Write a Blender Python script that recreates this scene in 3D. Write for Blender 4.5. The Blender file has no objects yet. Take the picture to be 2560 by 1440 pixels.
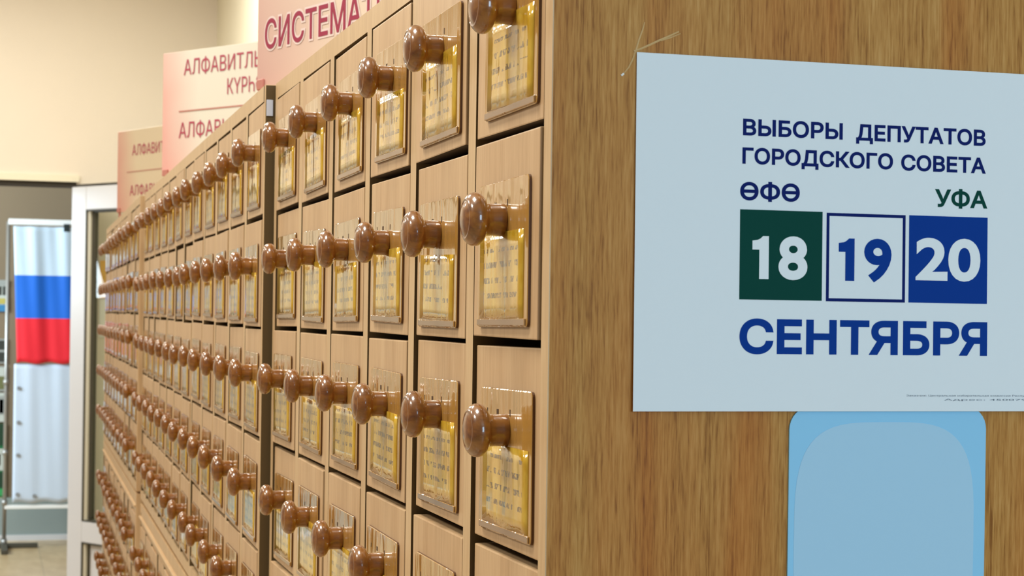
import bpy, bmesh, math, random
from mathutils import Vector, Matrix
from mathutils.geometry import delaunay_2d_cdt, interpolate_bezier

S = bpy.context.scene
COL = S.collection
R = random.Random(11)
EYE = 1.45            # camera height above the floor


def srgb(r, g, b):
    def f(c):
        c /= 255.0
        return c / 12.92 if c <= 0.04045 else ((c + 0.055) / 1.055) ** 2.4
    return (f(r), f(g), f(b), 1.0)


# ---------------------------------------------------------------- camera
cam_d = bpy.data.cameras.new('camera')
cam_d.sensor_width = 36.0
cam_d.lens = 4555.0 / 2560.0 * 36.0
cam_d.shift_y = 75.5 / 2560.0
cam_d.clip_start = 0.05
cam_d.dof.use_dof = True
cam_d.dof.focus_distance = 1.35
cam_d.dof.aperture_fstop = 26.0
cam = bpy.data.objects.new('camera', cam_d)
COL.objects.link(cam)
yaw, roll = 0.27942, 0.01428
fw = Vector((math.sin(yaw), math.cos(yaw), 0.0))
rt = Vector((math.cos(yaw), -math.sin(yaw), 0.0))
up = Vector((0, 0, 1))
rx = rt * math.cos(roll) + up * math.sin(roll)
ux = up * math.cos(roll) - rt * math.sin(roll)
mw = Matrix((rx, ux, -fw)).transposed().to_4x4()
mw.translation = Vector((-0.31066, -1.00546, EYE))
cam.matrix_world = mw
S.camera = cam

# ---------------------------------------------------------------- world, exposure, lights
S.view_settings.view_transform = 'Standard'
S.view_settings.look = 'None'
S.view_settings.gamma = 1.0
S.view_settings.use_curve_mapping = False
S.view_settings.exposure = 0.0
W = bpy.data.worlds.new('world')
S.world = W
W.use_nodes = True
W.node_tree.nodes['Background'].inputs[0].default_value = (1.0, 0.96, 0.90, 1)
W.node_tree.nodes['Background'].inputs[1].default_value = 0.17


def area(name, loc, target, sx, sy, power, color, shape='RECTANGLE'):
    d = bpy.data.lights.new(name, 'AREA')
    d.shape = shape
    d.size = sx
    d.size_y = sy
    d.energy = power
    d.color = color
    o = bpy.data.objects.new(name, d)
    COL.objects.link(o)
    o.location = loc
    v = Vector(target) - Vector(loc)
    o.rotation_euler = v.to_track_quat('-Z', 'Y').to_euler()
    return o


WARM = (1.0, 0.985, 0.90)
COOL = (0.52, 0.78, 1.0)
CEIL = 3.2
# two rows of square ceiling panels over the aisle, then one added fill light
for (lx, ly, pw) in ((-0.75, 0.4, 34), (-0.75, 2.6, 24), (-0.75, 4.8, 13), (-0.6, 6.7, 23),
                     (-2.3, 0.4, 38), (-2.3, 2.6, 27), (-2.3, 4.8, 16), (-2.3, 6.7, 22),
                     (0.25, 6.35, 14)):  # added to brighten the wall behind the door glass
    area('ceiling_panel_and_fill', (lx, ly, CEIL - 0.03), (lx, ly, 0), 0.6, 0.6, pw, WARM, 'SQUARE')
# daylight from the window wall behind the photographer
area('window_daylight', (0.9, -4.2, 1.9), (0.25, 0, 1.4), 2.2, 1.6, 100, COOL)
# daylight in the hall beyond the doorway
area('hall_daylight', (-2.4, 9.4, 2.2), (0.0, 10.9, 1.2), 1.6, 1.4, 150, (0.74, 0.90, 1.0))


# ---------------------------------------------------------------- materials
def mat(name, color=(0.5, 0.5, 0.5, 1), rough=0.5, ior=1.5, coat=0.0, coat_rough=0.05, coat_ior=1.5, metal=0.0, spec=0.5):
    m = bpy.data.materials.new(name)
    m.use_nodes = True
    b = m.node_tree.nodes['Principled BSDF']
    b.inputs['Base Color'].default_value = color
    b.inputs['Roughness'].default_value = rough
    b.inputs['IOR'].default_value = ior
    b.inputs['Specular IOR Level'].default_value = spec
    b.inputs['Metallic'].default_value = metal
    b.inputs['Coat Weight'].default_value = coat
    b.inputs['Coat Roughness'].default_value = coat_rough
    b.inputs['Coat IOR'].default_value = coat_ior
    return m


class N:
    """small helper around one node tree"""
    def __init__(self, m):
        self.t = m.node_tree
        self.b = self.t.nodes['Principled BSDF']

    def new(self, kind, **kw):
        n = self.t.nodes.new(kind)
        for k, v in kw.items():
            setattr(n, k, v)
        return n

    def link(self, a, b):
        self.t.links.new(a, b)

    def coords(self, scale, random_offset=True, src='Object'):
        tc = self.new('ShaderNodeTexCoord')
        mp = self.new('ShaderNodeMapping')
        mp.inputs['Scale'].default_value = scale
        self.link(tc.outputs[src], mp.inputs['Vector'])
        if random_offset:
            oi = self.new('ShaderNodeObjectInfo')
            mul = self.new('ShaderNodeVectorMath', operation='SCALE')
            mul.inputs[0].default_value = (37.0, 53.0, 71.0)
            self.link(oi.outputs['Random'], mul.inputs['Scale'])
            self.link(mul.outputs[0], mp.inputs['Location'])
        return mp.outputs[0]

    def noise(self, vec, scale=1.0, detail=3.0, rough=0.55, dist=0.0):
        n = self.new('ShaderNodeTexNoise')
        n.inputs['Scale'].default_value = scale
        n.inputs['Detail'].default_value = detail
        n.inputs['Roughness'].default_value = rough
        n.inputs['Distortion'].default_value = dist
        self.link(vec, n.inputs['Vector'])
        return n.outputs['Fac']

    def ramp(self, fac, stops):
        r = self.new('ShaderNodeValToRGB')
        e = r.color_ramp.elements
        e[0].position, e[0].color = stops[0]
        e[1].position, e[1].color = stops[-1]
        for p, c in stops[1:-1]:
            x = e.new(p)
            x.color = c
        self.link(fac, r.inputs['Fac'])
        return r.outputs['Color']

    def math(self, op, a, b=None):
        n = self.new('ShaderNodeMath', operation=op)
        for i, v in enumerate((a, b)):
            if v is None:
                continue
            if isinstance(v, (int, float)):
                n.inputs[i].default_value = v
            else:
                self.link(v, n.inputs[i])
        return n.outputs[0]

    def mix(self, fac, a, b, mode='MIX'):
        n = self.new('ShaderNodeMix', data_type='RGBA', blend_type=mode)
        for s, v in ((n.inputs[0], fac), (n.inputs[6], a), (n.inputs[7], b)):
            if isinstance(v, (int, float, tuple)):
                s.default_value = v
            else:
                self.link(v, s)
        return n.outputs[2]

    def bump(self, h, strength=0.2, dist=0.001, to='Normal'):
        n = self.new('ShaderNodeBump')
        n.inputs['Strength'].default_value = strength
        n.inputs['Distance'].default_value = dist
        self.link(h, n.inputs['Height'])
        self.link(n.outputs[0], self.b.inputs[to])
        return n.outputs[0]


M = {}


def wood(name, dark, mid, light, sx=1.0, rough=0.42, streak=0.5, coat=0.0):
    m = mat(name, rough=rough, coat=coat)
    n = N(m)
    v = n.coords((260 * sx, 260 * sx, 14 * sx))
    v2 = n.coords((34 * sx, 34 * sx, 2.2 * sx))
    v3 = n.coords((900 * sx, 900 * sx, 60 * sx))
    a = n.noise(v, 1.0, 3.0, 0.6, 0.3)
    b = n.noise(v2, 1.0, 2.0, 0.5, 0.8)
    c = n.noise(v3, 1.0, 2.0, 0.5)
    s = n.math('ADD', n.math('MULTIPLY', a, streak), n.math('MULTIPLY', b, 1.0 - streak))
    s = n.math('ADD', n.math('MULTIPLY', s, 0.8), n.math('MULTIPLY', c, 0.2))
    col = n.ramp(s, [(0.34, dark), (0.50, mid), (0.66, light)])
    n.link(col, n.b.inputs['Base Color'])
    n.bump(a, 0.06, 0.0004)
    M[name] = m
    return m


wood('beech_front', srgb(190, 152, 110), srgb(205, 168, 126), srgb(216, 182, 140), 1.0, 0.40, 0.45)
wood('beech_edge', srgb(196, 160, 118), srgb(209, 175, 131), srgb(220, 188, 146), 1.0, 0.40)


# oak laminate on the cabinet ends: straight pores with slanting cathedral figure low down
def oak(name):
    m = mat(name, rough=0.55, spec=0.22)
    n = N(m)
    v = n.coords((520, 520, 26), False)
    v2 = n.coords((95, 95, 3.0), False)
    v3 = n.coords((1100, 1100, 70), False)
    v4 = n.coords((26, 26, 1.6), False)
    warp = n.noise(v4, 1.0, 2.0, 0.5, 0.6)
    a = n.noise(v, 1.0, 2.0, 0.55, 0.4)
    b = n.noise(v2, 1.0, 2.0, 0.5, 0.6)
    c = n.noise(v3, 1.0, 2.0, 0.6)
    s = n.math('ADD', n.math('MULTIPLY', a, 0.44), n.math('MULTIPLY', b, 0.24))
    s = n.math('ADD', s, n.math('MULTIPLY', c, 0.32))
    base = n.ramp(s, [(0.36, srgb(138, 84, 22)), (0.45, srgb(176, 120, 52)), (0.53, srgb(191, 136, 66)), (0.64, srgb(204, 152, 84))])
    red = n.ramp(warp, [(0.40, (1, 1, 1, 1)), (0.72, srgb(248, 222, 192))])
    n.link(n.mix(1.0, base, red, 'MULTIPLY'), n.b.inputs['Base Color'])
    n.bump(a, 0.10, 0.0005)
    M[name] = m


oak('oak_panel')
M['interior'] = mat('interior', srgb(58, 44, 28), 0.8)  # dark tone also stands in for shade in the drawer gaps
M['raw_edge_gap_shade'] = mat('raw_edge_gap_shade', srgb(92, 72, 38), 0.7)  # brown of bare edges, also painted on faces where gaps are shaded


def lacquer():
    m = mat('knob_lacquer', rough=0.32, coat=1.0, coat_rough=0.025, coat_ior=1.6)
    n = N(m)
    v = n.coords((40, 160, 160))
    a = n.noise(v, 1.0, 3.0, 0.55, 0.5)
    col = n.ramp(a, [(0.3, srgb(108, 60, 16)), (0.55, srgb(140, 85, 28)), (0.75, srgb(158, 104, 42))])
    n.link(col, n.b.inputs['Base Color'])
    M['knob_lacquer'] = m


lacquer()


def sleeve(name, base, coat_ior=1.65, wr=0.7):
    """clear glossy film with vertical creases over something coloured"""
    m = mat(name, base, 0.16, 1.5, 0.9, 0.03, coat_ior, spec=0.3)
    n = N(m)
    v = n.coords((90, 90, 16))
    v2 = n.coords((42, 42, 9))
    a = n.noise(v, 1.0, 1.0, 0.4, 0.6)
    b = n.noise(v2, 1.0, 1.0, 0.4, 0.3)
    h = n.math('ADD', n.math('MULTIPLY', a, 0.4), b)
    bo = n.bump(h, wr, 0.0018)
    n.link(bo, n.b.inputs['Coat Normal'])
    M[name] = m
    return n


sleeve('sleeve_film', srgb(190, 142, 70))
M['sleeve_edge'] = mat('sleeve_edge', srgb(92, 56, 22), 0.35)
M['sleeve_lip'] = mat('sleeve_lip', srgb(150, 118, 90), 0.3, coat=0.5)
M['slot'] = mat('slot', srgb(70, 42, 16), 0.6)


def card():
    n = sleeve('index_card', srgb(214, 176, 70), 1.65, 0.7)
    tc = n.new('ShaderNodeTexCoord')
    sep = n.new('ShaderNodeSeparateXYZ')
    n.link(tc.outputs['Object'], sep.inputs[0])
    y, z = sep.outputs['Y'], sep.outputs['Z']
    # rows of typed words: row mask in z, word mask by stretched noise
    row = n.math('FRACT', n.math('DIVIDE', z, 0.0098))
    rowm = n.math('MULTIPLY', n.math('GREATER_THAN', row, 0.28), n.math('LESS_THAN', row, 0.66))
    inz = n.math('MULTIPLY', n.math('GREATER_THAN', z, 0.013), n.math('LESS_THAN', z, 0.0445))
    iny = n.math('MULTIPLY', n.math('GREATER_THAN', y, -0.039), n.math('LESS_THAN', y, 0.041))
    w = n.noise(n.coords((1, 150, 100)), 1.0, 0.0)
    wl = n.noise(n.coords((1, 620, 400)), 1.0, 1.0)
    word = n.math('MULTIPLY', n.math('GREATER_THAN', w, 0.46), n.math('GREATER_THAN', wl, 0.42))
    k = n.math('MULTIPLY', n.math('MULTIPLY', rowm, inz), n.math('MULTIPLY', iny, word))
    k = n.math('MULTIPLY', k, 0.95)
    stain = n.noise(n.coords((60, 60, 60)), 1.0, 2.0)
    paper = n.ramp(stain, [(0.35, srgb(208, 160, 34)), (0.65, srgb(226, 186, 72))])
    n.link(n.mix(k, paper, srgb(92, 64, 20)), n.b.inputs['Base Color'])


card()
M['poster_paper'] = mat('poster_paper', srgb(233, 238, 240), 0.7, spec=0.12)
M['ink_navy'] = mat('ink_navy', srgb(6, 28, 98), 0.7, spec=0.12)
M['ink_blue'] = mat('ink_blue', srgb(0, 56, 142), 0.7, spec=0.12)
M['ink_green'] = mat('ink_green', srgb(0, 66, 56), 0.7, spec=0.12)
M['ink_grey'] = mat('ink_grey', srgb(96, 104, 116), 0.7, spec=0.12)
M['ink_white'] = mat('ink_white', srgb(236, 240, 241), 0.7, spec=0.12)
M['blue_card'] = mat('blue_card', srgb(150, 208, 240), 0.6, spec=0.2)
M['blue_card_smudge'] = mat('blue_card_smudge', srgb(174, 212, 234), 0.6, spec=0.2)
M['tape'] = mat('tape', srgb(214, 176, 120), 0.2, coat=1.0)
M['tape_white'] = mat('tape_white', srgb(250, 248, 240), 0.3)
M['sticker'] = mat('sticker', srgb(214, 220, 238), 0.6)
M['maroon'] = mat('maroon', srgb(160, 44, 72), 0.5)
M['maroon_pale'] = mat('maroon_pale', srgb(186, 74, 96), 0.5)
M['halo'] = mat('halo', srgb(238, 214, 206), 0.5)
M['foot_red'] = mat('foot_red', srgb(196, 128, 114), 0.5)


def signmat(name, left, right, w, spread=0.25, rise=1.2):
    m = mat(name, rough=0.35)
    n = N(m)
    tc = n.new('ShaderNodeTexCoord')
    sep = n.new('ShaderNodeSeparateXYZ')
    n.link(tc.outputs['Object'], sep.inputs[0])
    wob = n.noise(n.coords((9, 9, 9), False), 1.0, 1.0)
    u = n.math('ADD', n.math('DIVIDE', sep.outputs['X'], w), n.math('MULTIPLY', sep.outputs['Z'], rise))
    u = n.math('ADD', u, n.math('MULTIPLY', wob, 0.12))
    n.link(n.ramp(u, [(0.10, left), (0.10 + spread, right)]), n.b.inputs['Base Color'])
    M[name] = m


signmat('sign_print_rose', srgb(220, 176, 162), srgb(234, 212, 190), 0.36, 0.65)
signmat('sign_print_cream', srgb(238, 180, 166), srgb(236, 229, 212), 0.40, 0.30, 0.45)
signmat('sign_print_tan', srgb(224, 166, 146), srgb(232, 212, 178), 0.40, 0.30, 0.4)


def plaster(name, c, var=0.04):
    m = mat(name, rough=0.85)
    n = N(m)
    a = n.noise(n.coords((1.5, 1.5, 1.5), False), 1.0, 4.0)
    d = tuple(x * (1 - var) for x in c[:3]) + (1,)
    n.link(n.ramp(a, [(0.3, d), (0.7, c)]), n.b.inputs['Base Color'])
    b = n.noise(n.coords((120, 120, 120), False), 1.0, 2.0)
    n.bump(b, 0.05, 0.001)
    M[name] = m


plaster('wall_cream', srgb(236, 224, 207))
plaster('wall_pale', srgb(240, 232, 208))
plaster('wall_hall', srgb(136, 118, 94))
plaster('ceiling_white', srgb(244, 240, 230))
plaster('dado_grey', srgb(150, 160, 156))
M['white_plastic'] = mat('white_plastic', srgb(214, 212, 213), 0.35)
M['gasket'] = mat('gasket', srgb(70, 66, 54), 0.6)
M['bead'] = mat('bead', srgb(214, 208, 188), 0.4)
M['gap_shade'] = mat('gap_shade', srgb(48, 42, 32), 0.8)  # dark colour for strips that stand in for shadow gaps
M['steel'] = mat('steel', srgb(170, 168, 164), 0.35, metal=0.6)
M['bar_glare_white'] = mat('bar_glare_white', srgb(252, 253, 252), 0.3)  # near-white stands in for the window's reflection on the rail
M['clip_black'] = mat('clip_black', srgb(30, 44, 46), 0.4)
M['grommet'] = mat('grommet', srgb(168, 172, 176), 0.35, metal=0.7)


def glass():
    m = bpy.data.materials.new('door_glass')
    m.use_nodes = True
    t = m.node_tree
    t.nodes.remove(t.nodes['Principled BSDF'])
    tr = t.nodes.new('ShaderNodeBsdfTransparent')
    tr.inputs[0].default_value = (0.93, 0.96, 0.93, 1)
    gl = t.nodes.new('ShaderNodeBsdfGlossy')
    gl.inputs['Roughness'].default_value = 0.02
    fr = t.nodes.new('ShaderNodeFresnel')
    fr.inputs[0].default_value = 1.45
    mx = t.nodes.new('ShaderNodeMixShader')
    ge = t.nodes.new('ShaderNodeNewGeometry')
    mm = t.nodes.new('ShaderNodeMath')
    mm.operation = 'MULTIPLY_ADD'
    mm.inputs[1].default_value = -1.0
    mm.inputs[2].default_value = 1.0
    t.links.new(ge.outputs['Backfacing'], mm.inputs[0])
    m2 = t.nodes.new('ShaderNodeMath')
    m2.operation = 'MULTIPLY'
    t.links.new(fr.outputs[0], m2.inputs[0])
    t.links.new(mm.outputs[0], m2.inputs[1])
    t.links.new(m2.outputs[0], mx.inputs[0])
    t.links.new(tr.outputs[0], mx.inputs[1])
    t.links.new(gl.outputs[0], mx.inputs[2])
    t.links.new(mx.outputs[0], t.nodes['Material Output'].inputs[0])
    M['door_glass'] = m


glass()


def floormat():
    m = mat('floor_tile', rough=0.3)
    n = N(m)
    tc = n.new('ShaderNodeTexCoord')
    br = n.new('ShaderNodeTexBrick')
    br.offset = 0.0
    br.inputs['Scale'].default_value = 1.0
    br.inputs['Brick Width'].default_value = 0.4
    br.inputs['Row Height'].default_value = 0.4
    br.inputs['Mortar Size'].default_value = 0.004
    br.inputs['Color1'].default_value = srgb(186, 158, 118)
    br.inputs['Color2'].default_value = srgb(178, 150, 112)
    br.inputs['Mortar'].default_value = srgb(140, 118, 88)
    n.link(tc.outputs['Object'], br.inputs['Vector'])
    a = n.noise(n.coords((14, 5, 5), False), 1.0, 3.0)
    n.link(n.mix(0.5, br.outputs['Color'], n.ramp(a, [(0.35, srgb(176, 148, 108)), (0.65, srgb(206, 180, 140))])), n.b.inputs['Base Color'])
    M['floor_tile'] = m


floormat()


def flagmat():
    m = mat('flag_tricolour', rough=0.6)
    n = N(m)
    tc = n.new('ShaderNodeTexCoord')
    sep = n.new('ShaderNodeSeparateXYZ')
    n.link(tc.outputs['Object'], sep.inputs[0])
    z = sep.outputs['Z']
    c = n.mix(n.math('GREATER_THAN', z, 0.273), srgb(238, 22, 44), srgb(0, 104, 214))
    c = n.mix(n.math('GREATER_THAN', z, 0.536), c, srgb(206, 226, 244))
    n.link(c, n.b.inputs['Base Color'])
    n.b.inputs['Sheen Weight'].default_value = 0.2
    M['flag_tricolour'] = m


flagmat()
M['banner_cloth'] = mat('banner_cloth', srgb(208, 222, 240), 0.5)
M['notice_orange'] = mat('notice_orange', srgb(244, 186, 84), 0.5)
M['notice_white'] = mat('notice_white', srgb(248, 244, 240), 0.5)


# ---------------------------------------------------------------- mesh helpers
def box(bm, x0, x1, y0, y1, z0, z1, mi=0):
    vs = [bm.verts.new((x, y, z)) for x in (x0, x1) for y in (y0, y1) for z in (z0, z1)]
    fs = []
    for q in ((0, 1, 3, 2), (4, 6, 7, 5), (0, 4, 5, 1), (2, 3, 7, 6), (0, 2, 6, 4), (1, 5, 7, 3)):
        f = bm.faces.new([vs[i] for i in q])
        f.material_index = mi
        fs.append(f)
    return vs, fs


def rbox(bm, x0, x1, y0, y1, z0, z1, bev=0.001, seg=2, mi=0):
    t = bmesh.new()
    box(t, x0, x1, y0, y1, z0, z1, mi)
    bmesh.ops.bevel(t, geom=t.edges[:], offset=bev, segments=seg, affect='EDGES', profile=0.6)
    merge(bm, t)


def merge(bm, t):
    mp = {v: bm.verts.new(v.co) for v in t.verts}
    for f in t.faces:
        g = bm.faces.new([mp[v] for v in f.verts])
        g.material_index = f.material_index
        g.smooth = f.smooth
    t.free()


def tube(bm, p, q, r, seg=14, mi=0):
    p, q = Vector(p), Vector(q)
    d = (q - p).normalized()
    a = d.orthogonal().normalized()
    b = d.cross(a)
    rings = []
    for c in (p, q):
        rings.append([bm.verts.new(c + (a * math.cos(2 * math.pi * i / seg) + b * math.sin(2 * math.pi * i / seg)) * r) for i in range(seg)])
    for i in range(seg):
        j = (i + 1) % seg
        f = bm.faces.new((rings[0][i], rings[0][j], rings[1][j], rings[1][i]))
        f.smooth = True
        f.material_index = mi
    for rr in rings:
        bm.faces.new(rr).material_index = mi


def finish(bm, name, mats):
    bmesh.ops.recalc_face_normals(bm, faces=bm.faces[:])
    me = bpy.data.meshes.new(name)
    bm.to_mesh(me)
    bm.free()
    for k in (mats if isinstance(mats, (list, tuple)) else [mats]):
        me.materials.append(M[k])
    return me


def link(name, me, parent=None, loc=(0, 0, 0), rot=(0, 0, 0)):
    o = bpy.data.objects.new(name, me)
    COL.objects.link(o)
    o.location = loc
    o.rotation_euler = rot
    if parent:
        o.parent = parent
    return o


def tag(o, label, cat, group=None):
    o['label'] = label
    o['category'] = cat
    if group:
        o['group'] = group
    return o


def structure(o):
    o['kind'] = 'structure'
    return o


def thing(name, loc, label, cat, rot=(0, 0, 0), group=None):
    o = bpy.data.objects.new(name, None)
    o.empty_display_size = 0.05
    COL.objects.link(o)
    o.location = loc
    o.rotation_euler = rot
    return tag(o, label, cat, group)


def contours(s):
    """closed outlines of the built-in typeface, one list of points each"""
    cu = bpy.data.curves.new('lettering', 'FONT')
    cu.body = s
    o = bpy.data.objects.new('lettering', cu)
    COL.objects.link(o)
    dg = bpy.context.evaluated_depsgraph_get()
    dg.update()
    c = o.to_curve(dg)
    out = []
    for sp in c.splines:
        bp = sp.bezier_points
        pts = []
        for i in range(len(bp)):
            p, q = bp[i], bp[(i + 1) % len(bp)]
            d1, d2, d = p.handle_right - p.co, q.co - q.handle_left, q.co - p.co
            straight = d1.cross(d).length < 1e-6 and d2.cross(d).length < 1e-6
            n = 1 if straight else 6
            pts += [v.xy for v in interpolate_bezier(p.co, p.handle_right, q.handle_left, q.co, n + 1)[:-1]]
        clean = []
        for v in pts:
            if not clean or (v - clean[-1]).length > 1e-5:
                clean.append(v.copy())
        if len(clean) > 2 and (clean[0] - clean[-1]).length < 1e-5:
            clean.pop()
        if s.isdigit() and len(clean) == 4:
            # the figure one gets its flag
            x = min(v.x for v in clean)
            clean = [Vector((x + a, b)) for a, b in ((0.098, 0.682), (0.043, 0.682), (0.000, 0.640), (-0.052, 0.614), (-0.118, 0.603),
                                                     (-0.118, 0.512), (0.0, 0.512), (0.0, 0.0), (0.098, 0.0))]
        if len(clean) > 2:
            out.append(clean)
    o.to_curve_clear()
    bpy.data.objects.remove(o)
    bpy.data.curves.remove(cu)
    return out


def shoelace(p):
    return 0.5 * sum(p[i - 1].x * p[i].y - p[i].x * p[i - 1].y for i in range(len(p)))


_h = contours('Н')
CAP_LO, CAP_HI = min(v.y for v in _h[0]), max(v.y for v in _h[0])


def thicken(p, r, sign):
    """move a closed outline outwards by r with mitred corners"""
    out = []
    n = len(p)
    for i in range(n):
        d1, d2 = (p[i] - p[i - 1]).normalized(), (p[(i + 1) % n] - p[i]).normalized()
        n1, n2 = Vector((d1.y, -d1.x)) * sign, Vector((d2.y, -d2.x)) * sign
        out.append(p[i] + (n1 + n2) * (r / max(0.35, 1.0 + n1.dot(n2))))
    return out


def lettering(name, parent, s, x0, x1, base, cap, depth, m, bold=0.0, grow=0.0):
    """flat letters in the parent's local XZ plane, at local y = -depth (towards the reader).
    bold thickens every stroke by that distance (metres), inside the given box; grow thickens outwards past it"""
    cs = contours(s)
    xs = [v.x for c in cs for v in c]
    a, b = min(xs), max(xs)
    sx, sz = (x1 - x0 - 2 * bold) / (b - a), (cap - 2 * bold) / (CAP_HI - CAP_LO)
    K = 1000.0   # work in millimetres
    big = max(cs, key=lambda c: abs(shoelace(c)))
    sign = 1.0 if shoelace(big) > 0 else -1.0
    polys = []
    for c in cs:
        q = [Vector((x0 + bold + (v.x - a) * sx, base + bold + (v.y - CAP_LO) * sz)) * K for v in c]
        polys.append(thicken(q, (bold + grow) * K, sign))
    vs, es = [], []
    for q in polys:
        n0 = len(vs)
        vs += q
        es += [(n0 + i, n0 + (i + 1) % len(q)) for i in range(len(q))]
    V, E_, F, _, _, _ = delaunay_2d_cdt(vs, es, [], 0, 1e-5)
    boxes = [(min(p.x for p in q), max(p.x for p in q), min(p.y for p in q), max(p.y for p in q), q) for q in polys]

    def winding(x, y):
        w = 0
        for bx0, bx1, by0, by1, q in boxes:
            if x < bx0 or x > bx1 or y < by0 or y > by1:
                continue
            for i in range(len(q)):
                p, r = q[i - 1], q[i]
                if (p.y <= y) != (r.y <= y):
                    t = p.x + (y - p.y) / (r.y - p.y) * (r.x - p.x)
                    if t > x:
                        w += 1 if r.y > p.y else -1
        return w
    keep = []
    for f in F:
        c = (V[f[0]] + V[f[1]] + V[f[2]]) / 3.0
        w = winding(c.x, c.y)
        if w != 0:
            keep.append(list(f))
    me = bpy.data.meshes.new(name)
    me.from_pydata([(v.x / K, -depth, v.y / K) for v in V], [], keep)
    bm = bmesh.new()
    bm.from_mesh(me)
    bmesh.ops.delete(bm, geom=[v for v in bm.verts if not v.link_faces], context='VERTS')
    bm.to_mesh(me)
    bm.free()
    me.materials.append(M[m])
    return link(name, me, parent)


# ---------------------------------------------------------------- room shell
def slab(name, x0, x1, y0, y1, z0, z1, m):
    bm = bmesh.new()
    box(bm, x0, x1, y0, y1, z0, z1)
    return structure(link(name, finish(bm, name, m)))


slab('floor', -4.2, 3.2, -5.0, 11.1, -0.05, 0.0, 'floor_tile')
slab('ceiling', -4.2, 3.2, -5.0, 11.1, CEIL, CEIL + 0.08, 'ceiling_white')
slab('wall_right', 0.745, 0.90, -0.2, 8.0, 0.0, CEIL, 'wall_pale')
HEAD = 0.606 + EYE
JX = 0.085
# back wall with the wide doorway cut out of it
bm = bmesh.new()
box(bm, JX + 0.0, 0.90, 8.0, 8.14, 0.0, CEIL)
box(bm, -2.1, JX, 8.0, 8.14, HEAD + 0.02, CEIL)
box(bm, -4.2, -2.1, 8.0, 8.14, 0.0, CEIL)
structure(link('wall_back', finish(bm, 'wall_back', 'wall_cream')))
slab('trim_1', -2.14, JX + 0.012, 7.985, 8.0, HEAD + 0.018, HEAD + 0.05, 'wall_pale')
slab('header_gap_shade', -2.1, JX, 8.0, 8.12, HEAD - 0.004, HEAD + 0.018, 'gap_shade')  # dark strip painted in for the shadow gap under the header
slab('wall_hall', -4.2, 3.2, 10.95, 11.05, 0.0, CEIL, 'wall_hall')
slab('trim_3', -4.2, 3.2, 10.93, 10.95, 0.0, 0.27, 'dado_grey')
slab('baseboard_hall', -4.2, 3.2, 10.92, 10.93, 0.0, 0.035, 'white_plastic')

# glazed door leaf standing open towards the room
ang = math.atan2(0.67, 1.0)
dd = Vector((math.sin(ang), -math.cos(ang), 0))
door = bpy.data.objects.new('door_1', None)
COL.objects.link(door)
structure(door)
door.location = (JX + 0.002, 7.985, 0.012)
# local X runs along the leaf away from the jamb, with the slight sag of an old hinge
door.rotation_euler = (0, 0.0, math.atan2(dd.y, dd.x))
LW, LH, ST = 0.80, HEAD - 0.02, 0.112
MR = (EYE - 1.105, EYE - 1.005)
bm = bmesh.new()
t0, t1 = -0.03, 0.03
rbox(bm, 0, ST, t0, t1, 0, LH, 0.004)
rbox(bm, LW - ST, LW, t0, t1, 0, LH, 0.004)
rbox(bm, ST, LW - ST, t0, t1, LH - ST, LH, 0.004)
rbox(bm, ST, LW - ST, t0, t1, MR[0], MR[1], 0.004)
rbox(bm, ST, LW - ST, t0, t1, 0, 0.11, 0.004)
link('door_frame', finish(bm, 'door_frame', 'white_plastic'), door)
bm = bmesh.new()
for z0, z1 in ((MR[1], LH - ST), (0.11, MR[0])):
    for (a, b, c, d) in ((ST, ST + 0.006, z0, z1), (LW - ST - 0.006, LW - ST, z0, z1), (ST, LW - ST, z1 - 0.006, z1), (ST, LW - ST, z0, z0 + 0.006)):
        box(bm, a, b, -0.031, 0.031, c, d)
    for (a, b, c, d) in ((ST + 0.024, ST + 0.042, z0 + 0.01, z1 - 0.01), (ST, LW - ST, z1 - 0.012, z1 - 0.006)):
        box(bm, a, b, -0.012, 0.012, c, d)
link('door_gasket', finish(bm, 'door_gasket', 'gasket'), door)
bm = bmesh.new()
for z0, z1 in ((MR[1], LH - ST), (0.11, MR[0])):
    rbox(bm, ST + 0.006, ST + 0.024, -0.024, 0.024, z0, z1, 0.003)
    rbox(bm, LW - ST - 0.024, LW - ST - 0.006, -0.024, 0.024, z0, z1, 0.003)
link('door_bead', finish(bm, 'door_bead', 'bead'), door)
bm = bmesh.new()
box(bm, ST + 0.01, LW - ST - 0.01, -0.003, 0.003, MR[1], LH - ST)
link('door_pane', finish(bm, 'door_pane', 'door_glass'), door)
bm = bmesh.new()
box(bm, ST + 0.01, LW - ST - 0.01, -0.008, 0.008, 0.11, MR[0])
link('door_panel', finish(bm, 'door_panel', 'white_plastic'), door)
bm = bmesh.new()
rbox(bm, LW - 0.075, LW - 0.035, -0.038, -0.03, 0.95, 1.18, 0.003)
tube(bm, (LW - 0.055, -0.036, 1.08), (LW - 0.055, -0.075, 1.08), 0.009)
rbox(bm, LW - 0.17, LW - 0.045, -0.085, -0.068, 1.07, 1.09, 0.006)
link('door_handle', finish(bm, 'door_handle', 'steel'), door)
# dark strip standing in for the shadow joint along the top of the leaf
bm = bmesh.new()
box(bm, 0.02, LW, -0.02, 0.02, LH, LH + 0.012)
link('door_top_shade', finish(bm, 'door_top_shade', 'gap_shade'), door)

# notice on the back wall, seen through the door glass
nt = thing('wall_notice', (0.20, 7.998, EYE - 0.12), 'orange and white notice hanging on the wall behind the glazed door', 'notice')
bm = bmesh.new()
box(bm, 0, 0.20, -0.004, 0, 0, 0.185)
link('lower_sheet', finish(bm, 'lower_sheet', 'notice_white'), nt)
bm = bmesh.new()
box(bm, 0, 0.20, -0.004, 0, 0.188, 0.37)
link('upper_sheet', finish(bm, 'upper_sheet', 'notice_orange'), nt)

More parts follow.
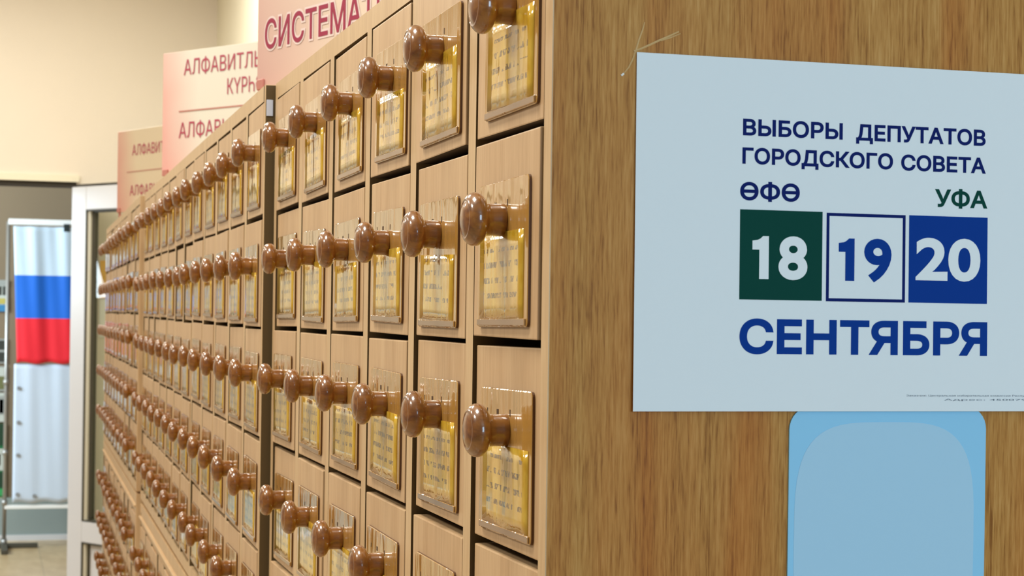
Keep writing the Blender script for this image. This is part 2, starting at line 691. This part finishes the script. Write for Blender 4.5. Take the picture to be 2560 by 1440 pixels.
# ---------------------------------------------------------------- card catalogue cabinets
PITCH, DW, STILE = 0.1762, 0.1490, 0.0190
GAP = 0.0048
DEPTH = 0.50


def make_drawer_mesh(h):
    bm = bmesh.new()
    rbox(bm, 0, 0.016, -DW / 2, DW / 2, GAP / 2, h - GAP / 2, 0.0009, 2, 0)
    z0, z1 = 0.008, h * 0.62
    box(bm, 0.016, 0.40, -DW / 2 + 0.004, -DW / 2 + 0.012, z0, z1, 1)
    box(bm, 0.016, 0.40, DW / 2 - 0.012, DW / 2 - 0.004, z0, z1, 1)
    box(bm, 0.016, 0.40, -DW / 2 + 0.012, DW / 2 - 0.012, z0, z0 + 0.006, 1)
    box(bm, 0.392, 0.40, -DW / 2 + 0.012, DW / 2 - 0.012, z0 + 0.006, z1, 1)
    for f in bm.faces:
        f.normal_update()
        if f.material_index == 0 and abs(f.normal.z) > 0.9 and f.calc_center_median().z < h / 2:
            f.material_index = 1  # underside of the front coloured dark as the gap's shade
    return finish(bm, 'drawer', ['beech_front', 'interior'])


def make_knob_mesh():
    prof = [(0.0, 0.0), (0.0, 0.0098), (0.0006, 0.0102), (0.0040, 0.0101), (0.0085, 0.0100), (0.0112, 0.0103), (0.0126, 0.0113),
            (0.0134, 0.0132), (0.0146, 0.0150), (0.0164, 0.0163), (0.0184, 0.0168), (0.0206, 0.0165), (0.0226, 0.0155), (0.0242, 0.0139),
            (0.0250, 0.0126), (0.0252, 0.0120), (0.0247, 0.0115), (0.0251, 0.0107), (0.0261, 0.0085), (0.0268, 0.0055), (0.0271, 0.0025), (0.0272, 0.0)]
    bm = bmesh.new()
    seg = 40
    prev = None
    for x, r in prof:
        if r == 0:
            ring = [bm.verts.new((-x, 0, 0))]
        else:
            ring = [bm.verts.new((-x, r * math.cos(2 * math.pi * i / seg), r * math.sin(2 * math.pi * i / seg))) for i in range(seg)]
        if prev:
            for i in range(seg):
                j = (i + 1) % seg
                if len(prev) == 1:
                    f = bm.faces.new((prev[0], ring[i], ring[j]))
                elif len(ring) == 1:
                    f = bm.faces.new((prev[i], prev[j], ring[0]))
                else:
                    f = bm.faces.new((prev[i], prev[j], ring[j], ring[i]))
                f.smooth = True
        prev = ring
    return finish(bm, 'knob', 'knob_lacquer')


PW, PH, PT = 0.117, 0.0915, 0.0021


def rrect(w, h, r, n=5):
    pts = []
    for cy, cz, a0 in ((w / 2 - r, h - r, 0), (-w / 2 + r, h - r, 90), (-w / 2 + r, r, 180), (w / 2 - r, r, 270)):
        for i in range(n + 1):
            a = math.radians(a0 + 90 * i / n)
            pts.append((cy + r * math.cos(a), cz + r * math.sin(a)))
    return pts


def make_sleeve_mesh():
    bm = bmesh.new()
    pts = rrect(PW, PH, 0.004)
    back = [bm.verts.new((0, y, z)) for y, z in pts]
    mid = [bm.verts.new((-PT + 0.0004, y, z)) for y, z in pts]
    pin = rrect(PW - 0.001, PH - 0.001, 0.0036)
    fr = [bm.verts.new((-PT, y, z + 0.0005)) for y, z in pin]
    k = len(pts)
    for i in range(k):
        j = (i + 1) % k
        bm.faces.new((back[i], back[j], mid[j], mid[i])).material_index = 1
        bm.faces.new((mid[i], mid[j], fr[j], fr[i])).material_index = 0
    bm.faces.new(fr)
    bm.faces.new(back[::-1]).material_index = 1
    # welded lip along the bottom
    rbox(bm, -PT - 0.0011, -PT + 0.0001, -PW / 2 + 0.003, PW / 2 - 0.003, 0.0008, 0.0052, 0.0004, 1, 2)
    # three punched slots near the top edge
    for y, w, h in ((0.040, 0.0018, 0.0036), (0.016, 0.0046, 0.0036), (-0.012, 0.0020, 0.0042)):
        box(bm, -PT - 0.00012, -PT + 0.0002, y - w / 2, y + w / 2, PH - 0.0165, PH - 0.0165 + h, 3)
    return finish(bm, 'label_sleeve', ['sleeve_film', 'sleeve_edge', 'sleeve_lip', 'slot'])


def make_card_mesh(h):
    bm = bmesh.new()
    nz, ny = 6, 8
    w = 0.102
    grid = [[bm.verts.new((-0.0004 - 0.0003 * math.sin(math.pi * (j / ny)), -w / 2 + w * j / ny, h * i / nz)) for j in range(ny + 1)] for i in range(nz + 1)]
    bk = [[bm.verts.new((0.0, -w / 2 + w * j / ny, h * i / nz)) for j in (0, ny)] for i in (0, nz)]
    for i in range(nz):
        for j in range(ny):
            f = bm.faces.new((grid[i][j], grid[i + 1][j], grid[i + 1][j + 1], grid[i][j + 1]))
            f.smooth = True
    bm.faces.new([grid[nz][j] for j in range(ny + 1)] + [bk[1][1], bk[1][0]])
    bm.faces.new([grid[0][j] for j in range(ny, -1, -1)] + [bk[0][0], bk[0][1]])
    bm.faces.new([grid[i][0] for i in range(nz, -1, -1)] + [bk[0][0], bk[1][0]])
    bm.faces.new([grid[i][ny] for i in range(nz + 1)] + [bk[1][1], bk[0][1]])
    bm.faces.new((bk[0][0], bk[0][1], bk[1][1], bk[1][0]))
    return finish(bm, 'index_card', 'index_card')


KNOB = make_knob_mesh()
SLEEVE = make_sleeve_mesh()
CARDS = [make_card_mesh(h) for h in (0.051, 0.054, 0.047, 0.057)]
_dm = {}


def drawer_mesh(h):
    k = round(h, 5)
    if k not in _dm:
        _dm[k] = make_drawer_mesh(h)
    return _dm[k]


def carcass(cols, z0, z1, plinth=0.0, blank_to=None, apron=0.0, e0=0.018, end=1):
    """local frame: y along the row, front at x = 0, z up; z0..z1 outer height"""
    L = e0 + (cols - 1) * PITCH + DW + 0.018
    bm = bmesh.new()
    rbox(bm, 0, DEPTH, 0, e0 - 0.004, z0, z1, 0.0006, 1, end)
    rbox(bm, 0, DEPTH, L - 0.014, L, z0, z1, 0.0006, 1, 1 if end == 1 else 0)
    # light edge banding on the front edges of the end panels
    rbox(bm, -0.00012, 0.0004, 0.0003, e0 - 0.0034, z0, z1, 0.0001, 1, 0)
    rbox(bm, -0.00012, 0.0004, L - 0.0146, L + 0.0004, z0, z1, 0.0001, 1, 0)
    _, q = box(bm, 0.0, DEPTH - 0.004, 0.014, L - 0.014, z1 - 0.018, z1, 0)
    q[4].material_index = 3  # underside of the top board coloured dark for shade in the gap
    b0 = z0 + plinth
    box(bm, 0.0, DEPTH - 0.004, 0.014, L - 0.014, b0, b0 + 0.018, 0)
    if plinth:
        box(bm, 0.03, 0.046, 0.014, L - 0.014, z0, b0, 0)
    if apron:
        box(bm, 0.001, 0.017, 0.014, L - 0.014, z1 - 0.018 - apron, z1 - 0.018, 0)
        rbox(bm, -0.004, 0.002, 0.012, L - 0.012, z1 - 0.018 - 0.012, z1 - 0.018 - 0.008, 0.0008, 1, 0)
    box(bm, DEPTH - 0.004, DEPTH, 0.014, L - 0.014, z0, z1, 2)
    for i in range(1, cols):
        c = e0 + i * PITCH - (PITCH - DW) / 2
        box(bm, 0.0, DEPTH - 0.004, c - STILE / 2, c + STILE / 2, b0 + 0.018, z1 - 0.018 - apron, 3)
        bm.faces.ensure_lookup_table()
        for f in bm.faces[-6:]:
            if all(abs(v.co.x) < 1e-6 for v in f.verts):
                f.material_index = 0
    if blank_to is not None:
        box(bm, 0.0005, 0.016, 0.016, L - 0.016, b0 + 0.018, blank_to, 0)
    bm.normal_update()
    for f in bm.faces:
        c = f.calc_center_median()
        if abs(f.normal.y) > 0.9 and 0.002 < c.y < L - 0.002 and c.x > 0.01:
            f.material_index = 3  # inner faces beside the drawers darkened in place of gap shade
    return finish(bm, 'carcass', ['beech_edge', 'oak_panel', 'interior', 'raw_edge_gap_shade']), L


def fill(root, cols, tops, jitter=1.0, e0=0.018, shift=()):
    """tops: z of the top of each row and, last, the bottom of the lowest row (root frame)"""
    for rix in range(len(tops) - 1):
        h = tops[rix] - tops[rix + 1]
        for c in range(cols):
            y = e0 + c * PITCH + DW / 2
            d = link('drawer', drawer_mesh(h), root, (R.choice((-0.0012, -0.0006, 0.0, 0.0002, 0.0006, 0.0022)), y, tops[rix + 1] + R.uniform(-0.0012, 0.0012)),
                     (R.uniform(-0.010, 0.010) * jitter, 0, R.uniform(-0.006, 0.006)))
            off = shift[rix] if rix < len(shift) else 0.0
            sy, sz = off + R.uniform(-0.003, 0.003), h - 0.0285 - PH + R.uniform(-0.0015, 0.0015)
            s = link('label_sleeve', SLEEVE, d, (0, sy, sz), (R.uniform(-0.012, 0.012), 0, 0))
            k = link('knob', KNOB, d, (-PT, sy - 0.003, h - 0.0545), (R.uniform(-3, 3), 0, 0))
            cd = link('index_card', R.choice(CARDS), d, (-PT, sy + R.uniform(-0.002, 0.002), sz + 0.0052), (R.uniform(-0.02, 0.02), 0, 0))


def bay(X0, Y0, delta, tilt, cols, rows_up, top, low_rows, labels, e0=0.018, end=1, shift=()):
    """one upper cabinet on one lower cabinet, both standing at (X0, Y0)"""
    base = EYE + rows_up[-1] - 0.0245
    r = thing('catalogue_cabinet', (X0, Y0, base), labels[0], 'cabinet', (tilt, 0, -delta), 'stacked card catalogue cabinets')
    z1 = EYE + top - base
    me, L = carcass(cols, 0.0, z1, e0=e0, end=end)
    link('carcass', me, r)
    fill(r, cols, [EYE + z - base for z in rows_up], e0=e0, shift=shift)
    low_top = base - 0.006
    rl = thing('catalogue_cabinet', (X0, Y0, 0.0), labels[1], 'cabinet', (0, 0, -delta), 'stacked card catalogue cabinets')
    t0 = EYE + rows_up[-1] - 0.078
    p = 0.1285
    tops = [t0 - p * i for i in range(low_rows + 1)]
    me, L = carcass(cols, 0.0, low_top, 0.10, tops[-1] - 0.002, low_top - 0.018 - t0 - 0.002, e0, end)
    link('carcass', me, rl)
    fill(rl, cols, tops, e0=e0)
    # small levelling pads keep the upper cabinet clear of the lower one
    bm = bmesh.new()
    for y in (0.05, L - 0.05):
        for x in (0.05, DEPTH - 0.05):
            rbox(bm, x - 0.02, x + 0.02, y - 0.02, y + 0.02, low_top + 0.0004 - base, -0.0003, 0.001, 1)
    link('levelling_pads', finish(bm, 'levelling_pads', 'interior'), r)
    return r, rl, L


d2, d3 = 0.0164, 0.0182
bay(0, 0, 0, 0, 6, [0.2454, 0.1145, -0.0159, -0.1463, -0.2767, -0.4071], 0.2634, 0,
    ['nearest oak card catalogue cabinet with the election poster on its end', 'lower cabinet with a blank front under the poster cabinet'], shift=(-0.009, 0.0, -0.003, 0.0, 0.0))
x2, y2 = -0.0106, 1.0772
bay(x2, y2, d2, 0.003, 12, [0.2450, 0.1125, -0.0155, -0.1440, -0.2725, -0.4010], 0.2630, 3,
    ['long middle card catalogue cabinet between the dark strip and the far one', 'lower row of drawers under the long middle card catalogue cabinet'], 0.0105, 3)
x3, y3 = 0.0156, 3.2035
bay(x3, y3, d3, 0.0, 10, [0.2480, 0.1255, -0.0010, -0.1270, -0.2530, -0.3810], 0.2660, 5,
    ['farthest card catalogue cabinet ending beside the glazed door', 'lower rows of drawers under the farthest card catalogue cabinet'], end=0)

# paper label on the exposed end of the middle cabinet
st = link('paper_label', None)
bm = bmesh.new()
rbox(bm, -0.0093, -0.0018, -0.0005, 0, 0, 0.0185, 0.0002, 1)
bpy.data.objects.remove(st)
st = link('paper_label', finish(bm, 'paper_label', 'sticker'), None, (0.0, y2 - 0.0023, EYE + 0.2272))
tag(st, 'small bluish paper label stuck on the dark strip between the cabinets', 'label')


# ---------------------------------------------------------------- signs on top of the cabinets
def sign(name, P, dirv, w, h, m, label, group='rose signs on the cabinets'):
    ang = math.atan2(dirv[1], dirv[0])
    r = thing(name, P, label, 'sign', (0, 0, ang), group)
    bm = bmesh.new()
    rbox(bm, 0, w, 0, 0.005, 0, h, 0.0008, 1)
    link('panel', finish(bm, 'panel', m), r)
    return r


def feet(r, w, drop):
    for x in (0.012, w - 0.03):
        bm = bmesh.new()
        rbox(bm, x - 0.006, x + 0.010, -0.004, 0.0, -0.001, 0.012, 0.0008, 1)
        rbox(bm, x - 0.004, x + 0.008, 0.0, 0.05, -drop, -drop + 0.004, 0.0008, 1)
        box(bm, x - 0.002, x + 0.006, 0.0, 0.004, -drop, 0.002)
        link('foot', finish(bm, 'foot', 'foot_red'), r)


s1 = sign('catalogue_sign', (0.01, 1.294, EYE + 0.283), (0.329, -0.944), 0.39, 0.245, 'sign_print_rose',
          'rose sign with large white-edged maroon letters, nearest of the signs')
lettering('letter_halo', s1, 'СИСТЕМАТИК', 0.0215, 0.356, 0.0485, 0.037, 0.0006, 'halo', 0.0006, grow=0.0027)
lettering('lettering', s1, 'СИСТЕМАТИК', 0.0215, 0.356, 0.0485, 0.037, 0.0010, 'maroon', 0.0006)
feet(s1, 0.37, 0.0185)
s2 = sign('catalogue_sign', (0.02, 2.727, EYE + 0.277), (0.554, -0.833), 0.40, 0.2470, 'sign_print_cream',
          'cream sign fading to pink at its left edge, between the other two signs')
lettering('lettering', s2, 'АЛФАВИТЛЫ', 0.066, 0.302, 0.1985, 0.031, 0.0010, 'maroon_pale', 0.0)
lettering('lettering', s2, 'КҮРҺӘТКЕС', 0.198, 0.385, 0.1515, 0.031, 0.0010, 'maroon_pale', 0.0)
lettering('lettering', s2, 'АЛФАВИТНЫЙ', 0.053, 0.315, 0.0735, 0.031, 0.0010, 'maroon_pale', 0.0)
bm = bmesh.new()
box(bm, 0.052, 0.36, -0.0010, -0.0001, 0.1255, 0.1280)
link('rule', finish(bm, 'rule', 'foot_red'), s2)
feet(s2, 0.40, 0.0082)
s3 = sign('catalogue_sign', (0.035, 4.30, EYE + 0.285), (0.402, -0.916), 0.40, 0.2300, 'sign_print_tan',
          'small tan and rose sign farthest down the row, left of the cream one')
lettering('lettering', s3, 'АЛФАВИТЛЫ', 0.088, 0.33, 0.1573, 0.030, 0.0010, 'maroon_pale', 0.0)
lettering('lettering', s3, 'АЛФАВИТНЫЙ', 0.077, 0.35, 0.0450, 0.029, 0.0010, 'maroon_pale', 0.0)
bm = bmesh.new()
box(bm, 0.058, 0.36, -0.0010, -0.0001, 0.1108, 0.1130)
link('rule', finish(bm, 'rule', 'foot_red'), s3)
feet(s3, 0.40, 0.0175)

# ---------------------------------------------------------------- poster on the cabinet end
po = thing('election_poster', (0.0, -0.0023, EYE), 'white paper poster with blue and green lettering taped to the oak cabinet end', 'poster', (-0.0095, 0, 0))
PX0, PX1, PZ0, PZ1 = 0.0512, 0.3482, -0.0534, 0.1566
bm = bmesh.new()
nx, nz = 14, 10
fr = [[bm.verts.new((PX0 + (PX1 - PX0) * i / nx, -0.0003, PZ0 + (PZ1 - PZ0) * j / nz)) for j in range(nz + 1)] for i in range(nx + 1)]
bk = [[bm.verts.new((PX0 + (PX1 - PX0) * i / nx, 0.0, PZ0 + (PZ1 - PZ0) * j / nz)) for j in range(nz + 1)] for i in range(nx + 1)]
for i in range(nx):
    for j in range(nz):
        bm.faces.new((fr[i][j], fr[i + 1][j], fr[i + 1][j + 1], fr[i][j + 1]))
        bm.faces.new((bk[i][j], bk[i][j + 1], bk[i + 1][j + 1], bk[i + 1][j]))
for i in range(nx):
    for j in (0, nz):
        bm.faces.new((fr[i][j], fr[i + 1][j], bk[i + 1][j], bk[i][j]))
for j in range(nz):
    for i in (0, nx):
        bm.faces.new((fr[i][j], fr[i][j + 1], bk[i][j + 1], bk[i][j]))
link('paper', finish(bm, 'paper', 'poster_paper'), po)
D = 0.00042
lettering('headline_lettering', po, 'ВЫБОРЫ', 0.1186, 0.1837, 0.1107, 0.0100, D, 'ink_navy', 0.00042)
lettering('headline_lettering', po, 'ДЕПУТАТОВ', 0.1926, 0.2808, 0.1107, 0.0100, D, 'ink_navy', 0.00042)
lettering('headline_lettering', po, 'ГОРОДСКОГО', 0.1184, 0.2175, 0.0938, 0.0098, D, 'ink_navy', 0.00042)
lettering('headline_lettering', po, 'СОВЕТА', 0.2230, 0.2809, 0.0936, 0.0098, D, 'ink_navy', 0.00042)
lettering('town_lettering', po, 'ӨФӨ', 0.1172, 0.1558, 0.0722, 0.0108, D, 'ink_navy', 0.00045)
lettering('town_lettering', po, 'УФА', 0.2465, 0.2822, 0.0720, 0.0110, D, 'ink_green', 0.00045)
lettering('month_lettering', po, 'СЕНТЯБРЯ', 0.1177, 0.2831, -0.0192, 0.0209, D, 'ink_blue', 0.0010)
for nm, ma, x0, x1, z0, z1, fr_ in (('green_date_square', 'ink_green', 0.1173, 0.1709, 0.0131, 0.0667, 0), ('outlined_date_square', 'ink_navy', 0.1736, 0.2264, 0.0129, 0.0663, 0.0019),
                                    ('blue_date_square', 'ink_blue', 0.2288, 0.2827, 0.0130, 0.0664, 0)):
    bm = bmesh.new()
    if fr_:
        box(bm, x0, x0 + fr_, -D, -0.0003, z0, z1)
        box(bm, x1 - fr_, x1, -D, -0.0003, z0, z1)
        box(bm, x0 + fr_, x1 - fr_, -D, -0.0003, z0, z0 + fr_)
        box(bm, x0 + fr_, x1 - fr_, -D, -0.0003, z1 - fr_, z1)
    else:
        box(bm, x0, x1, -D, -0.0003, z0, z1)
    sq = link(nm, finish(bm, nm, ma), po)
    if ma == 'ink_green':
        lettering('date_lettering', sq, '18', 0.1254, 0.1612, 0.0255, 0.0272, D + 0.00012, 'ink_white', 0.0012)
    elif fr_:
        lettering('date_lettering', sq, '19', 0.1818, 0.2171, 0.0255, 0.0272, D, 'ink_blue', 0.0012)
    else:
        lettering('date_lettering', sq, '20', 0.2334, 0.2778, 0.0268, 0.0274, D + 0.00012, 'ink_white', 0.0012)
lettering('imprint_lettering', po, 'Заказчик: Центральная избирательная комиссия Республики Башкортостан', 0.2281, 0.3400, -0.0443, 0.00105, D, 'ink_grey', 0.0)
lettering('imprint_lettering', po, 'Адрес: 450079, г. Уфа', 0.2538, 0.3400, -0.0468, 0.00105, D, 'ink_grey', 0.0)

# pale blue card below the poster, its top edge tucked behind the sheet
bc = thing('blue_card', (0.2178, -0.0001, EYE - 0.2300), 'pale blue card with rounded corners tucked under the white poster', 'card')
bm = bmesh.new()
pts = rrect(0.1325, 0.1795, 0.014, 8)
f0 = [bm.verts.new((x, -0.0012, z)) for x, z in pts]
b0 = [bm.verts.new((x, 0, z)) for x, z in pts]
for i in range(len(pts)):
    j = (i + 1) % len(pts)
    bm.faces.new((f0[i], f0[j], b0[j], b0[i]))
bm.faces.new(f0)
bm.faces.new(b0[::-1])
link('card', finish(bm, 'card', 'blue_card'), bc)
bm = bmesh.new()
pz = []
for i in range(64):
    a = 2 * math.pi * i / 64
    c, s_ = math.cos(a), math.sin(a)
    e = 0.55
    rx_ = 0.0605
    rz_ = 0.072 if s_ > 0 else 0.090
    pz.append((rx_ * math.copysign(abs(c) ** e, c) * (0.86 if s_ < -0.35 else 1.0), 0.098 + rz_ * math.copysign(abs(s_) ** e, s_)))
f0 = [bm.verts.new((x - 0.002, -0.00135, z)) for x, z in pz]
b0 = [bm.verts.new((x - 0.002, -0.0011, z)) for x, z in pz]
for i in range(64):
    j = (i + 1) % 64
    bm.faces.new((f0[i], f0[j], b0[j], b0[i]))
bm.faces.new(f0)
bm.faces.new(b0[::-1])
link('smudge_patch', finish(bm, 'smudge_patch', 'blue_card_smudge'), bc)  # added paler area for a blurred-out spot, not real print

# shreds of old adhesive tape at the poster's upper left corner
tp = thing('tape_scrap', (0.0, 0.0, EYE), 'shreds of old clear tape on the oak panel above the poster corner', 'tape')


def strip(name, pts, w, m):
    bm = bmesh.new()
    prev = None
    for i, (x, z) in enumerate(pts):
        a, b = pts[max(0, i - 1)], pts[min(len(pts) - 1, i + 1)]
        d = Vector((b[0] - a[0], 0, b[1] - a[1])).normalized()
        nrm = Vector((-d.z, 0, d.x))
        ww = w * (0.45 + 0.55 * math.sin(math.pi * (0.15 + 0.7 * i / (len(pts) - 1))))
        q = [bm.verts.new((x + nrm.x * s_ * ww, yy, z + nrm.z * s_ * ww)) for s_, yy in ((-1, 0.0), (-1, -0.0003), (0, -0.0006), (1, -0.0003), (1, 0.0))]
        if prev:
            for j in range(4):
                bm.faces.new((prev[j], prev[j + 1], q[j + 1], q[j]))
        prev = q
    link(name, finish(bm, name, m), tp)


strip('tape_strand', [(0.0435, 0.1438), (0.0465, 0.1475), (0.0490, 0.1525), (0.0508, 0.1578), (0.0526, 0.1640), (0.0548, 0.1700), (0.0560, 0.1745)], 0.0005, 'tape')
strip('tape_strand', [(0.0495, 0.1572), (0.0535, 0.1586), (0.0590, 0.1612), (0.0650, 0.1642), (0.0715, 0.1672), (0.0775, 0.1702)], 0.0006, 'tape')
strip('tape_strand', [(0.0660, 0.1640), (0.0720, 0.1662), (0.0785, 0.1690)], 0.0004, 'tape')
strip('white_fleck', [(0.0420, 0.1425), (0.0436, 0.1438)], 0.0008, 'tape_white')

# ---------------------------------------------------------------- hall beyond the doorway
HY = 10.55


def hz(py):   # height above the floor for a level seen at picture row py, at the stand
    return EYE + (778.5 - py) * (HY + 1.0055) / 4555.0


SX = -0.205
sd = thing('banner_stand', (SX, HY, 0.0), 'white and grey metal frame stand holding the flag in the hall', 'stand')
zt, zb = hz(563), hz(1251)
for nm, x in (('upright', 0.0), ('upright', 1.10)):
    bm = bmesh.new()
    tube(bm, (x, 0, 0.02), (x, 0, zt), 0.012)
    for z in (hz(950), hz(1120), hz(1240), hz(1335)):
        tube(bm, (x, 0, z - 0.015), (x, 0, z + 0.015), 0.018)
    link(nm, finish(bm, nm, 'steel'), sd)
    bm = bmesh.new()
    rbox(bm, x - 0.02, x + 0.02, -0.32, 0.25, 0.0, 0.03, 0.006)
    rbox(bm, x - 0.16, x + 0.20, -0.02, 0.02, 0.0, 0.03, 0.006)
    link('foot', finish(bm, 'foot', 'gasket'), sd)
bm = bmesh.new()
rbox(bm, 0.0, 1.10, -0.016, 0.016, zt - 0.018, zt + 0.018, 0.004)
link('top_bar', finish(bm, 'top_bar', 'bar_glare_white'), sd)
bm = bmesh.new()
rbox(bm, 0.0, 1.10, -0.014, 0.014, zb - 0.012, zb + 0.012, 0.004)
link('bottom_bar', finish(bm, 'bottom_bar', 'bar_glare_white'), sd)


def cloth(name, w, h, y0, m, amp, phase, taper=0.0):
    bm = bmesh.new()
    nx, nz = 70, 26
    g = []
    for i in range(nx + 1):
        u = i / nx
        row = []
        for j in range(nz + 1):
            v = j / nz
            k = amp * (0.6 + 0.4 * v)
            y = y0 + k * (math.sin(u * 34 + phase + 0.9 * (1 - v)) + 0.5 * math.sin(u * 71 + 2 * phase + 2.0 * v)) - 0.002
            sag = 0.006 * math.sin(u * 40) * (1 - v)
            row.append(bm.verts.new((u * w + taper * (1 - v) * (1 - u), y, v * h + sag)))
        g.append(row)
    for i in range(nx):
        for j in range(nz):
            f = bm.faces.new((g[i][j], g[i + 1][j], g[i + 1][j + 1], g[i][j + 1]))
            f.smooth = True
    return finish(bm, name, m)


zf0, zf1 = hz(903), hz(574)
fl = thing('flag', (SX + 0.030, HY - 0.030, zf0), 'white, blue and red striped flag hanging on the frame stand', 'flag')
fo = link('flag_cloth', cloth('flag_cloth', 1.03, zf1 - zf0, 0.0, 'flag_tricolour', 0.006, 0.4, 0.03), fl)
sm = fo.modifiers.new('thick', 'SOLIDIFY')
sm.thickness = 0.0015
for x in (0.315, 0.80):
    bm = bmesh.new()
    rbox(bm, x - 0.018, x + 0.018, -0.012, 0.046, zf1 - zf0 - 0.028, zf1 - zf0 + 0.020, 0.003)
    link('binder_clip', finish(bm, 'binder_clip', 'clip_black'), fl)
zl0, zl1 = hz(1240), hz(906)
bn = thing('white_banner', (SX + 0.045, HY - 0.018, zl0), 'plain white banner hanging below the striped flag', 'banner')
bo = link('banner_cloth', cloth('banner_cloth', 1.01, zl1 - zl0, 0.0, 'banner_cloth', 0.0022, 1.3), bn)
sm = bo.modifiers.new('thick', 'SOLIDIFY')
sm.thickness = 0.0015
for (x, z) in ((0.03, 0.70), (0.03, 0.49), (0.03, 0.29), (0.03, 0.05), (0.13, 0.04), (0.34, 0.04)):
    bm = bmesh.new()
    t = bmesh.new()
    seg = 16
    a = [t.verts.new((x + 0.012 * math.cos(2 * math.pi * i / seg), -0.008, z + 0.012 * math.sin(2 * math.pi * i / seg))) for i in range(seg)]
    b = [t.verts.new((x + 0.006 * math.cos(2 * math.pi * i / seg), -0.008, z + 0.006 * math.sin(2 * math.pi * i / seg))) for i in range(seg)]
    a2 = [t.verts.new((v.co.x, -0.002, v.co.z)) for v in a]
    b2 = [t.verts.new((v.co.x, -0.002, v.co.z)) for v in b]
    for i in range(seg):
        j = (i + 1) % seg
        t.faces.new((a[i], a[j], b[j], b[i]))
        t.faces.new((a[i], a2[i], a2[j], a[j]))
        t.faces.new((b[i], b[j], b2[j], b2[i]))
    merge(bm, t)
    link('grommet', finish(bm, 'grommet', 'grommet'), bn)


# posters and pictures on the hall wall, left of the flag
def wz(py):
    return EYE + (778.5 - py) * (10.93 + 1.0055) / 4555.0


def wx(px):
    return -0.31066 + ((px + 13.0) / 4555.0) * 1.0 * (10.93 + 1.0055)


def solid(name, c):
    if name not in M:
        M[name] = mat(name, c, 0.5)
    return name


def picture(name, px0, px1, py0, py1, paper, blocks, label, cat='poster'):
    x0, x1, z0, z1 = wx(px0), wx(px1), wz(py1), wz(py0)
    r = thing(name, (x0, 10.945, z0), label, cat, group='pictures on the hall wall')
    w, h = x1 - x0, z1 - z0
    bm = bmesh.new()
    rbox(bm, 0, w, -0.008, 0.004, 0, h, 0.001, 1)
    link('sheet', finish(bm, 'sheet', paper), r)
    for nm, u0, u1, v0, v1, m in blocks:
        bm = bmesh.new()
        rbox(bm, u0 * w, u1 * w, -0.010, -0.0075, v0 * h, v1 * h, 0.0005, 1)
        link(nm, finish(bm, nm, m), r)


solid('p_blue', srgb(60, 130, 176))
solid('p_pale', srgb(196, 200, 190))
solid('p_yellow', srgb(190, 176, 90))
solid('p_dark', srgb(56, 58, 52))
solid('p_grey', srgb(160, 162, 156))
solid('p_olive', srgb(110, 112, 70))
solid('p_green', srgb(24, 104, 60))
solid('p_deep', srgb(28, 62, 40))
solid('p_bright', srgb(60, 160, 90))
picture('wall_poster', -60, 31, 704, 780, 'p_pale',
        [('header_band', 0, 1, 0.82, 1.0, 'p_grey'), ('photo', 0.70, 0.82, 0.52, 0.8, 'p_dark'), ('photo', 0.85, 0.97, 0.52, 0.8, 'p_dark'), ('photo', 0.2, 0.6, 0.4, 0.8, 'p_blue'),
         ('yellow_band', 0, 1, 0.24, 0.42, 'p_yellow'), ('blue_band', 0, 1, 0, 0.22, 'p_blue')], 'pale poster with yellow and blue bands above the dark photographs', 'poster')
picture('wall_poster', 4, 30, 846, 905, 'p_grey', [('photo', 0.08, 0.92, 0.56, 0.94, 'p_dark'), ('photo', 0.08, 0.92, 0.06, 0.46, 'p_dark')], 'grey sheet with two dark photographs, one over the other')
picture('wall_poster', 5, 30, 912, 972, 'p_grey', [('photo', 0.1, 0.95, 0.08, 0.6, 'p_olive'), ('sky_band', 0.1, 0.95, 0.6, 0.95, 'p_pale')], 'small landscape photograph on the hall wall under the dark photographs')
picture('wall_poster', -40, 30, 976, 1046, 'p_pale', [('photo', 0.70, 0.95, 0.25, 0.9, 'p_grey'), ('dark_shape', 0.76, 0.9, 0.3, 0.78, 'p_dark'), ('photo', 0.1, 0.5, 0.2, 0.85, 'p_blue')], 'pale sheet with a dark figure shape above the green poster')
picture('wall_poster', -60, 32, 1050, 1252, 'p_green',
        [('dark_trees', 0, 1, 0.74, 1.0, 'p_deep'), ('white_plate', 0.6, 0.95, 0.44, 0.70, 'p_pale'), ('plate_centre', 0.7, 0.85, 0.5, 0.64, 'p_yellow'), ('dark_band', 0, 1, 0.24, 0.42, 'p_deep'),
         ('bright_band', 0, 1, 0.14, 0.22, 'p_bright'), ('photo', 0.66, 0.9, 0.02, 0.12, 'p_yellow'), ('photo', 0.2, 0.6, 0.02, 0.12, 'p_blue')], 'tall green poster with a white plate shape, lowest on the hall wall')
